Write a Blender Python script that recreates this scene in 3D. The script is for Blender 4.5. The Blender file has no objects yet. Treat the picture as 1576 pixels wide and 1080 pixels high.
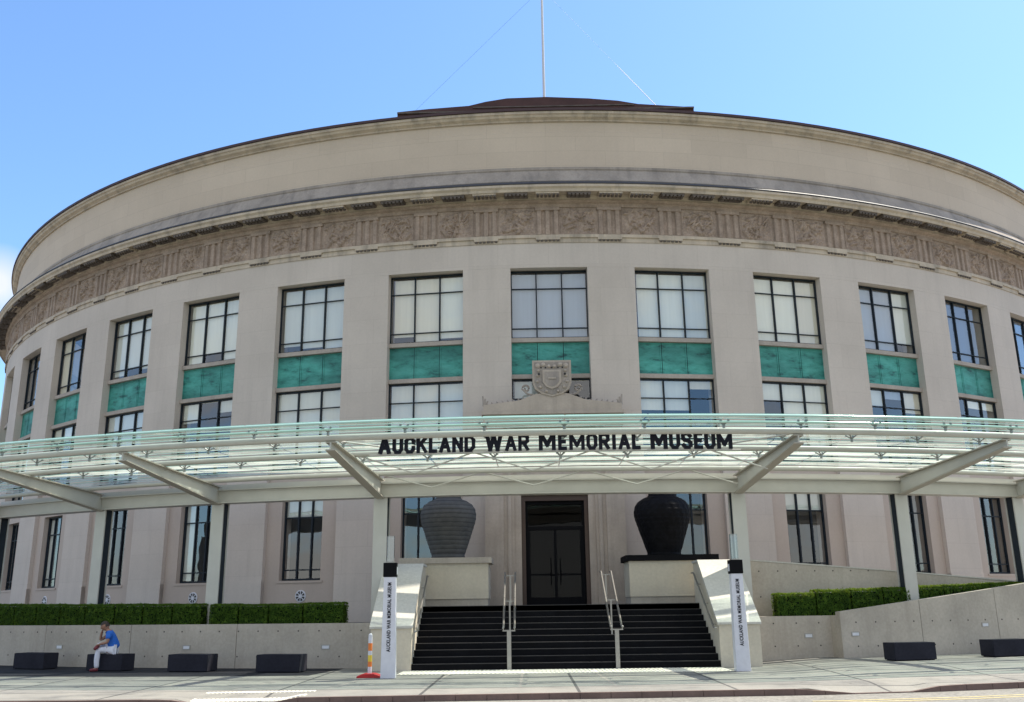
import bpy, bmesh, math, random
from mathutils import Vector, Matrix, noise
random.seed(7)
S = bpy.context.scene
R = 34.4517            # radius of the curved facade, centre at (0, R)
DA = 0.1352416         # angle of one window bay
# ---------------------------------------------------------------- camera
fw = Vector((-0.01266, 0.96497, 0.26204)); fw.normalize()
PIT, ROLL, YAW = 0.26498, -0.01299, -0.01312
cp, sp, cy, sy = math.cos(PIT), math.sin(PIT), math.cos(YAW), math.sin(YAW)
fw = Vector((sy*cp, cy*cp, sp)); rt = Vector((cy, -sy, 0)); up = rt.cross(fw)
c_, s_ = math.cos(ROLL), math.sin(ROLL)
rt, up = rt*c_ + up*s_, up*c_ - rt*s_
cam = bpy.data.cameras.new('camera'); cam.sensor_width = 36; cam.lens = 32.946
cam.clip_start = 0.1; cam.clip_end = 3000
co = bpy.data.objects.new('camera', cam); S.collection.objects.link(co)
m = Matrix((rt, up, -fw)).transposed().to_4x4(); m.translation = Vector((-0.978, -33.0, 1.65))
co.matrix_world = m; S.camera = co
# ---------------------------------------------------------------- light
SUNV = Vector((10.6, 5.9, 20.3)).normalized()
EL = math.asin(SUNV.z); AZ = math.atan2(SUNV.x, SUNV.y)
w = bpy.data.worlds.new('World'); S.world = w; w.use_nodes = True
nt = w.node_tree; nt.nodes.clear()
out = nt.nodes.new('ShaderNodeOutputWorld'); bg = nt.nodes.new('ShaderNodeBackground')
sky = nt.nodes.new('ShaderNodeTexSky'); sky.sky_type = 'NISHITA'; sky.sun_disc = False
sky.sun_elevation = EL; sky.sun_rotation = AZ; sky.air_density = 1.0; sky.dust_density = 0.6; sky.ozone_density = 1.5
bg.inputs['Strength'].default_value = 0.14
# white cumulus in the unseen southern sky (reflected in the windows; cover widened to whiten the facade light) and one by the left edge
tc = nt.nodes.new('ShaderNodeTexCoord'); sep = nt.nodes.new('ShaderNodeSeparateXYZ')
nt.links.new(tc.outputs['Generated'], sep.inputs[0])
mp = nt.nodes.new('ShaderNodeMapping'); mp.inputs['Scale'].default_value = (2.2, 2.2, 4.5)
nt.links.new(tc.outputs['Generated'], mp.inputs[0])
nz = nt.nodes.new('ShaderNodeTexNoise'); nz.inputs['Scale'].default_value = 1.6; nz.inputs['Detail'].default_value = 8
nt.links.new(mp.outputs[0], nz.inputs[0])
cr = nt.nodes.new('ShaderNodeValToRGB'); cr.color_ramp.elements[0].position = .36; cr.color_ramp.elements[1].position = .58
nt.links.new(nz.outputs[0], cr.inputs[0])
def mth(tree, op, a, b=None, clamp=False):
    n = tree.nodes.new('ShaderNodeMath'); n.operation = op; n.use_clamp = clamp
    for k, v in enumerate((a, b)):
        if v is None: continue
        if isinstance(v, (int, float)): n.inputs[k].default_value = v
        else: tree.links.new(v, n.inputs[k])
    return n.outputs[0]
south = mth(nt, 'MULTIPLY_ADD', sep.outputs['Y'], -4.0, False)
south.node.inputs[2].default_value = 0.2; south.node.use_clamp = True
vd = nt.nodes.new('ShaderNodeVectorMath'); vd.operation = 'DISTANCE'
nt.links.new(tc.outputs['Generated'], vd.inputs[0])
_d = (fw*1442.3 + rt*(-5-788) + up*(540-436)).normalized(); vd.inputs[1].default_value = _d
puff = mth(nt, 'MULTIPLY_ADD', vd.outputs['Value'], -32.0); puff.node.inputs[2].default_value = 1.25; puff.node.use_clamp = True
puffn = mth(nt, 'MULTIPLY', puff, 0.8)
cl = mth(nt, 'MULTIPLY', cr.outputs[0], south)
cl = mth(nt, 'MAXIMUM', cl, puffn, True)
cl = mth(nt, 'MULTIPLY', cl, 0.9)
mx = nt.nodes.new('ShaderNodeMixRGB'); mx.inputs[2].default_value = (4.5, 4.3, 4.0, 1)
tint = nt.nodes.new('ShaderNodeMixRGB'); tint.blend_type = 'MULTIPLY'; tint.inputs[0].default_value = 1; tint.inputs[2].default_value = (.76, .94, 1.1, 1)
nt.links.new(sky.outputs[0], tint.inputs[1])
nt.links.new(cl, mx.inputs[0]); nt.links.new(tint.outputs[0], mx.inputs[1])
nt.links.new(mx.outputs[0], bg.inputs[0]); nt.links.new(bg.outputs[0], out.inputs[0])
sl = bpy.data.lights.new('sun', 'SUN'); sl.energy = 4.8; sl.angle = math.radians(.5); sl.color = (1, .93, .80)
so = bpy.data.objects.new('sun', sl); S.collection.objects.link(so)
so.rotation_euler = (-SUNV).to_track_quat('-Z', 'Y').to_euler(); so.location = (30, -10, 60)
S.view_settings.view_transform = 'Standard'; S.view_settings.look = 'None'
S.view_settings.exposure = 0.84; S.view_settings.gamma = 1
S.cycles.transparent_max_bounces = 24; S.cycles.max_bounces = 8

# ---------------------------------------------------------------- materials
def new_mat(name):
    ma = bpy.data.materials.new(name); ma.use_nodes = True
    t = ma.node_tree; b = t.nodes['Principled BSDF']; return ma, t, b
def pos(t, sc=(1, 1, 1)):
    g = t.nodes.new('ShaderNodeNewGeometry'); mp = t.nodes.new('ShaderNodeMapping'); mp.inputs['Scale'].default_value = sc
    t.links.new(g.outputs['Position'], mp.inputs[0]); return mp.outputs[0]
def nse(t, vec, scale, detail=4, rough=.55):
    n = t.nodes.new('ShaderNodeTexNoise'); n.inputs['Scale'].default_value = scale; n.inputs['Detail'].default_value = detail
    n.inputs['Roughness'].default_value = rough
    t.links.new(vec, n.inputs['Vector']); return n.outputs['Fac']
def ramp(t, v, stops):
    r = t.nodes.new('ShaderNodeValToRGB'); e = r.color_ramp.elements
    while len(e) < len(stops): e.new(.5)
    for k, (p, c) in enumerate(stops):
        e[k].position = p; e[k].color = (*c, 1) if len(c) == 3 else c
    t.links.new(v, r.inputs[0]); return r.outputs[0]
def mixc(t, mode, fac, a, b):
    n = t.nodes.new('ShaderNodeMixRGB'); n.blend_type = mode
    for k, v in ((0, fac), (1, a), (2, b)):
        if isinstance(v, (int, float)): n.inputs[k].default_value = v
        elif isinstance(v, tuple): n.inputs[k].default_value = (*v, 1)
        else: t.links.new(v, n.inputs[k])
    return n.outputs[0]
def bump(t, b, h, strength, dist=.02):
    n = t.nodes.new('ShaderNodeBump'); n.inputs['Strength'].default_value = strength; n.inputs['Distance'].default_value = dist
    t.links.new(h, n.inputs['Height']); t.links.new(n.outputs[0], b.inputs['Normal'])
def stone(name, col, var=.12, scale=.5, rough=.85, streak=.0, fine=.08, bmp=.25, courses=None, stain=(.25, .22, .2)):
    ma, t, b = new_mat(name)
    p = pos(t)
    big = ramp(t, nse(t, p, scale, 6), [(.3, tuple(c*(1-var) for c in col)), (.7, tuple(min(1, c*(1+var)) for c in col))])
    fn = nse(t, p, 14, 4); f = ramp(t, fn, [(.3, (1-fine*2,)*3), (.7, (1+0*fine,)*3)])
    c = mixc(t, 'MULTIPLY', 1.0, big, f)
    if streak:
        st = nse(t, pos(t, (1.6, 1.6, .12)), 1.5, 5, .65)
        fac = ramp(t, st, [(.5, (0, 0, 0)), (.75, (streak,)*3)])
        c = mixc(t, 'MIX', fac, c, stain)
    if courses:
        g = t.nodes.new('ShaderNodeNewGeometry'); s = t.nodes.new('ShaderNodeSeparateXYZ'); t.links.new(g.outputs['Position'], s.inputs[0])
        yy = mth(t, 'MULTIPLY_ADD', s.outputs['Y'], -1.0); yy.node.inputs[2].default_value = R
        an = mth(t, 'MULTIPLY', mth(t, 'ARCTAN2', s.outputs['X'], yy), R)
        cb = t.nodes.new('ShaderNodeCombineXYZ'); t.links.new(an, cb.inputs[0]); t.links.new(s.outputs['Z'], cb.inputs[1])
        br = t.nodes.new('ShaderNodeTexBrick'); t.links.new(cb.outputs[0], br.inputs['Vector'])
        br.inputs['Scale'].default_value = 1; br.inputs['Brick Width'].default_value = courses[0]; br.inputs['Row Height'].default_value = courses[1]
        br.inputs['Mortar Size'].default_value = .012; br.inputs['Mortar Smooth'].default_value = .6
        br.inputs['Color1'].default_value = (1, 1, 1, 1); br.inputs['Color2'].default_value = (courses[2], courses[2]-.004, courses[2]-.008, 1); br.inputs['Mortar'].default_value = (2.2*courses[2]-1.22, 2.2*courses[2]-1.23, 2.2*courses[2]-1.24, 1)
        c = mixc(t, 'MULTIPLY', 1.0, c, br.outputs[0])
    t.links.new(c, b.inputs['Base Color']); b.inputs['Roughness'].default_value = rough
    bump(t, b, fn, bmp, .01)
    return ma
def plain(name, col, rough=.5, metal=0.0, var=.06, scale=6):
    ma, t, b = new_mat(name)
    c = ramp(t, nse(t, pos(t), scale, 4), [(.3, tuple(x*(1-var) for x in col)), (.7, tuple(min(1, x*(1+var)) for x in col))])
    t.links.new(c, b.inputs['Base Color']); b.inputs['Roughness'].default_value = rough; b.inputs['Metallic'].default_value = metal
    return ma
M = {}
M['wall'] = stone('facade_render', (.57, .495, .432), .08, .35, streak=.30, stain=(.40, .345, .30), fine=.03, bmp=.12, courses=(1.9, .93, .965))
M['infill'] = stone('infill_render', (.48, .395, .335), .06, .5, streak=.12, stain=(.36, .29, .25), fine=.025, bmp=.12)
M['attic'] = stone('attic_stone', (.58, .475, .375), .07, .3, streak=.14, fine=.03, bmp=.12, courses=(2.3, .62, .94), stain=(.42, .345, .28))
M['cornice'] = stone('cornice_stone', (.52, .43, .335), .16, 1.4, streak=.75, stain=(.2, .17, .14), fine=.05)
M['soot'] = stone('weathered_stone', (.37, .315, .27), .2, 1.0, streak=.75, stain=(.17, .15, .14))
M['frieze'] = stone('frieze_stone', (.40, .30, .235), .2, 2.6, streak=.45, stain=(.17, .12, .095), fine=.14, bmp=.5)
M['dark_joint'] = plain('dark_lead', (.045, .045, .055), .6)
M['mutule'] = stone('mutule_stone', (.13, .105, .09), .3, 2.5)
M['roof'] = stone('red_brown_roof', (.085, .04, .038), .25, .8, streak=.3, stain=(.05, .03, .03))
M['roof_edge'] = plain('roof_flashing', (.05, .022, .024), .6)
M['steel_dark'] = plain('dark_window_steel', (.022, .028, .036), .45)  # window steel; also stands for the shade inside the column recess
M['sill'] = stone('sill_stone', (.42, .36, .31), .12, 2)
M['bronze'] = plain('bronze_door_frame', (.06, .035, .025), .4, .3)
M['black'] = plain('black_enamel', (.004, .004, .005), .7)
M['portal'] = stone('portal_stone', (.46, .385, .315), .12, 1.1, streak=.35, stain=(.2, .17, .14), fine=.05)
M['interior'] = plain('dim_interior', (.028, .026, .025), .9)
M['steel'] = plain('painted_steel', (.46, .445, .405), .45, .0, .05, 2)
M['steel_edge'] = plain('painted_steel_flange', (.36, .33, .28), .5, .0, .05, 2)
M['rail'] = plain('stainless_rail', (.34, .325, .30), .35, .7)
M['chrome'] = plain('spider_steel', (.22, .23, .22), .3, .5)
M['conc'] = stone('cast_concrete', (.46, .405, .34), .15, .7, streak=.5, stain=(.29, .25, .205), fine=.07)
M['conc_pale'] = stone('pale_concrete', (.60, .535, .425), .08, .8, streak=.25, stain=(.46, .38, .27), fine=.05)
M['cap'] = stone('smooth_coping', (.54, .515, .46), .06, 1.0)
M['hole'] = plain('tie_hole', (.05, .045, .045), .9)
M['basalt'] = stone('black_basalt', (.0055, .0055, .007), .3, 2.0, rough=.75, fine=.1)
M['nosing'] = plain('step_nosing', (.075, .07, .068), .6)
M['bench'] = stone('charcoal_concrete', (.028, .028, .038), .15, 1.5, fine=.1)
M['letter'] = plain('dark_letter', (.012, .012, .02), .45)
M['white'] = plain('white_panel', (.62, .62, .66), .45)
M['pave'] = None
M['urn_l'] = None
M['foliage'] = None
# verdigris
ma, t, b = new_mat('verdigris_copper')
v1 = nse(t, pos(t, (1, 1, 2.6)), 1.5, 8, .68); v2 = nse(t, pos(t, (.5, .5, 1.6)), .8, 4)
c = ramp(t, v1, [(.34, (.012, .09, .085)), (.44, (.04, .26, .215)), (.54, (.06, .33, .275)), (.75, (.10, .40, .34))])
c2 = ramp(t, v2, [(.36, (.5, .55, .56)), (.62, (1.1, 1.06, 1.06))])
t.links.new(mixc(t, 'MULTIPLY', .9, c, c2), b.inputs['Base Color']); b.inputs['Roughness'].default_value = .6
bump(t, b, v1, .4, .03); M['copper'] = ma
# window glass: thin, reflecting by Fresnel
def fresnel(t, ior):
    fr = t.nodes.new('ShaderNodeFresnel'); g = t.nodes.new('ShaderNodeNewGeometry')
    io = mth(t, 'MULTIPLY_ADD', g.outputs['Backfacing'], 1/ior-ior); io.node.inputs[2].default_value = ior
    t.links.new(io, fr.inputs['IOR']); return fr
def glass(name, tint, ior, rough=.0, extra=0.0):
    ma = bpy.data.materials.new(name); ma.use_nodes = True; t = ma.node_tree; t.nodes.clear()
    o = t.nodes.new('ShaderNodeOutputMaterial'); mixn = t.nodes.new('ShaderNodeMixShader')
    tr = t.nodes.new('ShaderNodeBsdfTransparent'); tr.inputs[0].default_value = (*tint, 1)
    gl = t.nodes.new('ShaderNodeBsdfGlossy'); gl.inputs['Roughness'].default_value = rough; gl.inputs[0].default_value = (.95, .97, 1, 1)
    fr = fresnel(t, ior)
    f = mth(t, 'ADD', fr.outputs[0], extra, True)
    n = nse(t, pos(t), .55, 2); bp = t.nodes.new('ShaderNodeBump'); bp.inputs['Strength'].default_value = .3; bp.inputs['Distance'].default_value = .05
    t.links.new(n, bp.inputs['Height']); t.links.new(bp.outputs[0], gl.inputs['Normal'])
    t.links.new(f, mixn.inputs[0]); t.links.new(tr.outputs[0], mixn.inputs[1]); t.links.new(gl.outputs[0], mixn.inputs[2])
    t.links.new(mixn.outputs[0], o.inputs[0]); return ma
M['pane'] = glass('window_glass', (.95, .97, .96), 1.5, extra=.09)
M['door_glass'] = glass('door_glass', (.30, .35, .40), 1.25)
M['lamp_glass'] = glass('lamp_glass', (.75, .82, .84), 1.5, extra=.1)
# canopy glass: dusty laminated glass, lets light through and scatters some
ma = bpy.data.materials.new('canopy_glass'); ma.use_nodes = True; t = ma.node_tree; t.nodes.clear()
o = t.nodes.new('ShaderNodeOutputMaterial')
tr = t.nodes.new('ShaderNodeBsdfTransparent'); tr.inputs[0].default_value = (.74, .88, .85, 1)
tl = t.nodes.new('ShaderNodeBsdfTranslucent'); tl.inputs[0].default_value = (.78, .83, .73, 1)
gl = t.nodes.new('ShaderNodeBsdfGlossy'); gl.inputs['Roughness'].default_value = .06
g = t.nodes.new('ShaderNodeNewGeometry'); mp2 = t.nodes.new('ShaderNodeMapping'); mp2.inputs['Scale'].default_value = (.5, 5, 5)
t.links.new(g.outputs['Position'], mp2.inputs[0])
d0 = ramp(t, nse(t, mp2.outputs[0], 1.1, 5, .6), [(.36, (.22,)*3), (.60, (1.0,)*3)])
vl = t.nodes.new('ShaderNodeVectorMath'); vl.operation = 'DISTANCE'; fl = t.nodes.new('ShaderNodeVectorMath'); fl.operation = 'MULTIPLY'
fl.inputs[1].default_value = (1, 1, 0); t.links.new(g.outputs['Position'], fl.inputs[0]); t.links.new(fl.outputs[0], vl.inputs[0]); vl.inputs[1].default_value = (0, R, 0)
mr = t.nodes.new('ShaderNodeMapRange'); t.links.new(vl.outputs['Value'], mr.inputs[0])      # the scattering share of the glass falls towards the front edge
for k_, v_ in ((1, R+6.6), (2, R+9.6), (3, .74), (4, .15)): mr.inputs[k_].default_value = v_
d = mth(t, 'MULTIPLY', d0, mr.outputs[0])
m1 = t.nodes.new('ShaderNodeMixShader'); t.links.new(d, m1.inputs[0]); t.links.new(tr.outputs[0], m1.inputs[1]); t.links.new(tl.outputs[0], m1.inputs[2])
fr = fresnel(t, 1.5)
m2 = t.nodes.new('ShaderNodeMixShader'); t.links.new(fr.outputs[0], m2.inputs[0]); t.links.new(m1.outputs[0], m2.inputs[1]); t.links.new(gl.outputs[0], m2.inputs[2])
t.links.new(m2.outputs[0], o.inputs[0]); M['canopy_glass'] = ma
ma, t, b = new_mat('glass_edge'); b.inputs['Base Color'].default_value = (.42, .62, .55, 1); b.inputs['Roughness'].default_value = .15
M['glass_edge'] = ma
# blinds, and sheets coloured as reflections in the panes
for nm, col in (('blind_cool', (.36, .42, .52)), ('blind_dim', (.12, .16, .24)), ('blind_white', (.86, .82, .70)), ('blind_grey', (.72, .71, .64)), ('blind_warm', (.80, .72, .58))):
    ma, t, b = new_mat(nm); wv = nse(t, pos(t, (6, 6, .3)), 1.5, 3)
    t.links.new(ramp(t, wv, [(.3, tuple(x*.93 for x in col)), (.7, col)]), b.inputs['Base Color']); b.inputs['Roughness'].default_value = .9; M[nm] = ma
# pavement
ma, t, b = new_mat('concrete_paving')
br = t.nodes.new('ShaderNodeTexBrick'); t.links.new(pos(t), br.inputs['Vector']); br.offset = 0
br.inputs['Scale'].default_value = 1; br.inputs['Brick Width'].default_value = 3.1; br.inputs['Row Height'].default_value = 1.55
br.inputs['Mortar Size'].default_value = .034
br.inputs['Color1'].default_value = (.262, .25, .222, 1); br.inputs['Color2'].default_value = (.212, .206, .19, 1); br.inputs['Mortar'].default_value = (.07, .068, .065, 1)
st = ramp(t, nse(t, pos(t), .8, 6, .65), [(.32, (.60, .60, .61)), (.5, (.95, .94, .92)), (.7, (1.14, 1.12, 1.08))])
fn = nse(t, pos(t), 40, 3)
c = mixc(t, 'MULTIPLY', 1, br.outputs[0], st); c = mixc(t, 'MULTIPLY', .5, c, ramp(t, fn, [(.3, (.75,)*3), (.7, (1.1,)*3)]))
vo = t.nodes.new('ShaderNodeTexVoronoi'); vo.inputs['Scale'].default_value = 1.7; t.links.new(pos(t), vo.inputs['Vector'])
c = mixc(t, 'MULTIPLY', 1, c, ramp(t, vo.outputs['Distance'], [(.05, (.55, .54, .53)), (.075, (1, 1, 1))]))
t.links.new(c, b.inputs['Base Color']); b.inputs['Roughness'].default_value = .85; bump(t, b, fn, .3, .005); M['pave'] = ma
M['asphalt'] = stone('asphalt', (.25, .235, .205), .15, .6, fine=.25, bmp=.6)
M['kerb'] = stone('kerb_stone', (.15, .10, .085), .2, 1.5)  # red-brown stone, darkened to carry the shadow on the kerb face
M['apron'] = stone('dark_basalt_paving', (.030, .030, .036), .25, 1.2, fine=.12)
M['grass'] = stone('lawn', (.10, .13, .05), .3, .3, fine=.2)
M['tactile'] = stone('tactile_tile', (.82, .78, .66), .08, 2)
M['yellow'] = plain('yellow_road_paint', (.46, .38, .17), .7, 0, .2, 8)
# urns
ma, t, b = new_mat('grey_scaled_clay')
z1 = nse(t, pos(t), 3.5, 5, .6)
wv = t.nodes.new('ShaderNodeTexWave'); wv.wave_type = 'BANDS'; wv.bands_direction = 'Z'; wv.inputs['Scale'].default_value = 2.3
wv.inputs['Distortion'].default_value = 1.2; wv.inputs['Detail'].default_value = 3; wv.inputs['Detail Scale'].default_value = 3
t.links.new(pos(t), wv.inputs['Vector'])
cc = ramp(t, z1, [(.3, (.060, .061, .062)), (.7, (.095, .094, .090))])
cc = mixc(t, 'MULTIPLY', 1, cc, ramp(t, wv.outputs['Fac'], [(.05, (.62, .62, .62)), (.25, (1, 1, 1))]))
t.links.new(cc, b.inputs['Base Color']); b.inputs['Roughness'].default_value = .85
bump(t, b, wv.outputs['Fac'], .3, .02); M['urn_l'] = ma
M['urn_r'] = stone('black_scaled_clay', (.006, .006, .008), .5, 5, rough=.65, fine=.2)
# foliage
ma, t, b = new_mat('box_hedge_leaf')
t.links.new(ramp(t, nse(t, pos(t), 9, 3), [(.3, (.012, .034, .005)), (.55, (.05, .11, .014)), (.75, (.16, .25, .035))]), b.inputs['Base Color'])
b.inputs['Roughness'].default_value = .55; M['foliage'] = ma
o_ = [n for n in t.nodes if n.type == 'OUTPUT_MATERIAL'][0]; ms = t.nodes.new('ShaderNodeMixShader'); tl = t.nodes.new('ShaderNodeBsdfTranslucent')
tl.inputs[0].default_value = (.24, .32, .03, 1); ms.inputs[0].default_value = .35
t.links.new(b.outputs[0], ms.inputs[1]); t.links.new(tl.outputs[0], ms.inputs[2]); t.links.new(ms.outputs[0], o_.inputs[0])
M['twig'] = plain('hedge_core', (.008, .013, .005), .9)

for k_ in ('basalt', 'black', 'bench', 'urn_r', 'letter', 'steel_dark', 'nosing', 'apron', 'twig', 'foliage', 'hole'):
    M[k_].node_tree.nodes['Principled BSDF'].inputs['Specular IOR Level'].default_value = .12
# ---------------------------------------------------------------- mesh helpers
MW = {}
def P(i, rho, z):
    a = i*DA; return Vector(((R+rho)*math.sin(a), R-(R+rho)*math.cos(a), z))
def PM(i, rho, z=0):
    return Matrix.Translation(P(i, rho, z)) @ Matrix.Rotation(i*DA, 4, 'Z')
class MB:
    def __init__(s): s.bm = bmesh.new(); s.mi = 0
    def face(s, vs):
        try: f = s.bm.faces.new(vs); f.material_index = s.mi; return f
        except ValueError: return None
    def v(s, p): return s.bm.verts.new(p)
    def hexa(s, p):      # 8 points: bottom 4 ccw, top 4 ccw
        q = [s.v(x) for x in p]
        for a in ((3, 2, 1, 0), (4, 5, 6, 7), (0, 1, 5, 4), (1, 2, 6, 5), (2, 3, 7, 6), (3, 0, 4, 7)): s.face([q[k] for k in a])
    def box(s, x0, x1, y0, y1, z0, z1):
        s.hexa([(x0, y0, z0), (x1, y0, z0), (x1, y1, z0), (x0, y1, z0), (x0, y0, z1), (x1, y0, z1), (x1, y1, z1), (x0, y1, z1)]); return s
    def ring(s, i0, i1, prof, seg=None, caps=True, closed=True):   # sweep of a (rho, z) profile round the building axis
        n = seg or max(1, int(abs(i1-i0)/.1+.5)); k = len(prof); rows = []
        for j in range(n+1):
            i = i0+(i1-i0)*j/n; rows.append([s.v(P(i, r, z)) for r, z in prof])
        for a, b2 in zip(rows, rows[1:]):
            for q in range(k if closed else k-1): s.face((a[q], a[(q+1) % k], b2[(q+1) % k], b2[q]))
        if caps and closed: s.face(rows[0][::-1]); s.face(rows[-1])
        return s
    def pbox(s, i0, i1, r0, r1, z0, z1, seg=None):
        return s.ring(i0, i1, [(r0, z0), (r0, z1), (r1, z1), (r1, z0)], seg)
    def tube(s, pts, r, n=8, cap=True):
        pts = [Vector(p) for p in pts]; rings = []
        for k, p in enumerate(pts):
            d = (pts[min(k+1, len(pts)-1)]-pts[max(k-1, 0)]).normalized()
            a = d.cross(Vector((0, 0, 1)) if abs(d.z) < .95 else Vector((1, 0, 0))).normalized(); b2 = d.cross(a)
            rr = r[k] if isinstance(r, (list, tuple)) else r
            rings.append([s.v(p+(a*math.cos(2*math.pi*q/n)+b2*math.sin(2*math.pi*q/n))*rr) for q in range(n)])
        for A, B in zip(rings, rings[1:]):
            for q in range(n): s.face((A[q], A[(q+1) % n], B[(q+1) % n], B[q]))
        if cap: s.face(rings[0][::-1]); s.face(rings[-1])
        return s
    def lathe(s, prof, n=32, cx=0, cy=0, f=None):
        rows = []
        for q in range(n):
            a = 2*math.pi*q/n
            rows.append([s.v((cx+r*(f(a, z) if f else 1)*math.cos(a), cy+r*(f(a, z) if f else 1)*math.sin(a), z)) for r, z in prof])
        for q in range(n):
            A, B = rows[q], rows[(q+1) % n]
            for k in range(len(prof)-1): s.face((A[k], B[k], B[k+1], A[k+1]))
        s.face([r[0] for r in rows][::-1]); s.face([r[-1] for r in rows]); return s
    def prism(s, poly, y0, y1):     # (x, z) outline extruded along y
        a = [s.v((x, y0, z)) for x, z in poly]; b2 = [s.v((x, y1, z)) for x, z in poly]; n = len(poly)
        s.face(a); s.face(b2[::-1])
        for k in range(n): s.face((a[k], b2[k], b2[(k+1) % n], a[(k+1) % n]))
        return s
    def prismx(s, poly, x0, x1):    # (y, z) outline extruded along x
        a = [s.v((x0, y, z)) for y, z in poly]; b2 = [s.v((x1, y, z)) for y, z in poly]; n = len(poly)
        s.face(a[::-1]); s.face(b2)
        for k in range(n): s.face((b2[k], a[k], a[(k+1) % n], b2[(k+1) % n]))
        return s
    def bevel(s, w=.01, seg=1):
        bmesh.ops.bevel(s.bm, geom=s.bm.edges[:], offset=w, segments=seg, affect='EDGES', clamp_overlap=True); return s
    def mesh(s, name, mats, smooth=False):
        bmesh.ops.recalc_face_normals(s.bm, faces=s.bm.faces[:])
        me = bpy.data.meshes.new(name); s.bm.to_mesh(me); s.bm.free()
        for x in (mats if isinstance(mats, (list, tuple)) else [mats]): me.materials.append(M[x])
        if smooth:
            for f in me.polygons: f.use_smooth = True
        return me
    def build(s, name, mats, parent=None, mat=None, smooth=False):
        return put(name, s.mesh(name, mats, smooth), parent, mat)
def put(name, me, parent=None, mat=None):
    """link a mesh; its coordinates (or the matrix mat) are world ones"""
    o = bpy.data.objects.new(name, me); S.collection.objects.link(o)
    wm = mat or Matrix(); MW[o] = wm
    if parent: o.parent = parent; o.matrix_local = MW[parent].inverted() @ wm
    else: o.matrix_world = wm
    return o
def tag(o, label, cat, group=None, kind=None):
    o['label'] = label; o['category'] = cat
    if group: o['group'] = group
    if kind: o['kind'] = kind
    return o
def thing(name, label, cat, mat=None, group=None):
    o = bpy.data.objects.new(name, None); S.collection.objects.link(o); o.empty_display_size = .2
    MW[o] = mat or Matrix(); o.matrix_world = MW[o]; return tag(o, label, cat, group)
def struct(name, mb, mats):
    o = mb.build(name, mats); o['kind'] = 'structure'; return o
def text_mesh(txt, size, ext, mats, bold=.0, sx=1.0, space=1.0):
    cu = bpy.data.curves.new('lettering', 'FONT'); cu.body = txt; cu.size = size; cu.extrude = ext; cu.offset = bold; cu.space_character = space
    cu.align_x = 'CENTER'; cu.resolution_u = 3
    o = bpy.data.objects.new('lettering', cu); S.collection.objects.link(o)
    dg = bpy.context.evaluated_depsgraph_get(); me = bpy.data.meshes.new_from_object(o.evaluated_get(dg))
    bpy.data.objects.remove(o); me.transform(Matrix.Diagonal((sx, 1, 1, 1)))
    me.materials.clear(); me.materials.append(M[mats]); return me

# ---------------------------------------------------------------- ground
KP = [(-60, -8), (-30, -12.4), (-20, -13.6), (-12, -14.15), (-7.5, -14.2), (-2.7, -13.9), (4.8, -13.5), (7.2, -13.1), (10, -12.3), (14, -10.9), (22, -7.5), (60, 18)]
def kerb_y(x):
    for (a, b2), (c, d) in zip(KP, KP[1:]):
        if a <= x <= c: u = (x-a)/(c-a); return b2+(d-b2)*u
    return KP[-1][1]
def sst(a, b2, x): u = max(0, min(1, (x-a)/(b2-a))); return u*u*(3-2*u)
def gz(x, y):
    k = kerb_y(x); u = sst(k+1, k+5, y)
    z = (.09*sst(4.9, 7.5, x)+.004*max(0, min(12, x-7.5)))*u
    for a, b2 in ((-7.9, -5.4), (4.6, 7.3)):
        z -= .10*(1-sst(0, 1.5, y-k))*sst(a, a+.45, x)*(1-sst(b2-.45, b2, x))
    return z
mb = MB(); mb.box(-900, 900, -900, 900, -1.2, -.115); struct('road', mb, ['asphalt'])
mb = MB(); xs = [-60+.3*k for k in range(401)]; rows = []
for x in xs:
    k = kerb_y(x)+.11; e = 3.0 if abs(x) < 26 else 25
    ys = [k+(j*.25 if j < 9 else 2+(j-8)*(e-k-2)/8) for j in range(17)]
    rows.append([mb.v((x, y, gz(x, y))) for y in ys])
for a, b2 in zip(rows, rows[1:]):
    for j in range(16): mb.face((a[j], b2[j], b2[j+1], a[j+1]))
struct('pavement', mb, ['pave'])
mb = MB(); rows = []      # dark paving apron under the left benches
for k in range(46):
    i = -4.6+3.47*k/45; rows.append([mb.v(P(i, q, .004)) for q in (5.9, 7.4, 8.6+.72*max(0, -i-1.13))])
for a, b2 in zip(rows, rows[1:]):
    for j in range(2): mb.face((a[j+1], b2[j+1], b2[j], a[j]))
struct('dark_paving', mb, ['apron'])
mb = MB()      # the kerb, in stones, dropping to the road at the two ramps
for x0, x1 in [(xs[k], xs[k+2]) for k in range(0, 400, 2)]:
    y0, y1 = kerb_y(x0), kerb_y(x1); za, zb = gz(x0, y0)+.003, gz(x1, y1)+.003
    mb.hexa([(x0+.004, y0, -.3), (x1-.004, y1, -.3), (x1-.004, y1+.11, -.3), (x0+.004, y0+.11, -.3), (x0+.004, y0, za), (x1-.004, y1, zb), (x1-.004, y1+.11, zb), (x0+.004, y0+.11, za)])
struct('kerb', mb, ['kerb'])
mb = MB()
for off in (1.1, 1.4):
    for x0, x1 in [(xs[k], xs[k+2]) for k in range(214, 300, 2)]:
        ya, yb = kerb_y(x0)-off, kerb_y(x1)-off
        q = [mb.v(p) for p in ((x0, ya-.1, -.111), (x1, yb-.1, -.111), (x1, yb, -.111), (x0, ya, -.111))]; mb.face(q)
struct('road_marking', mb, ['yellow'])
mb = MB(); mb.box(-900, 900, -900, -45, -.3, -.02); struct('lawn', mb, ['grass'])
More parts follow.
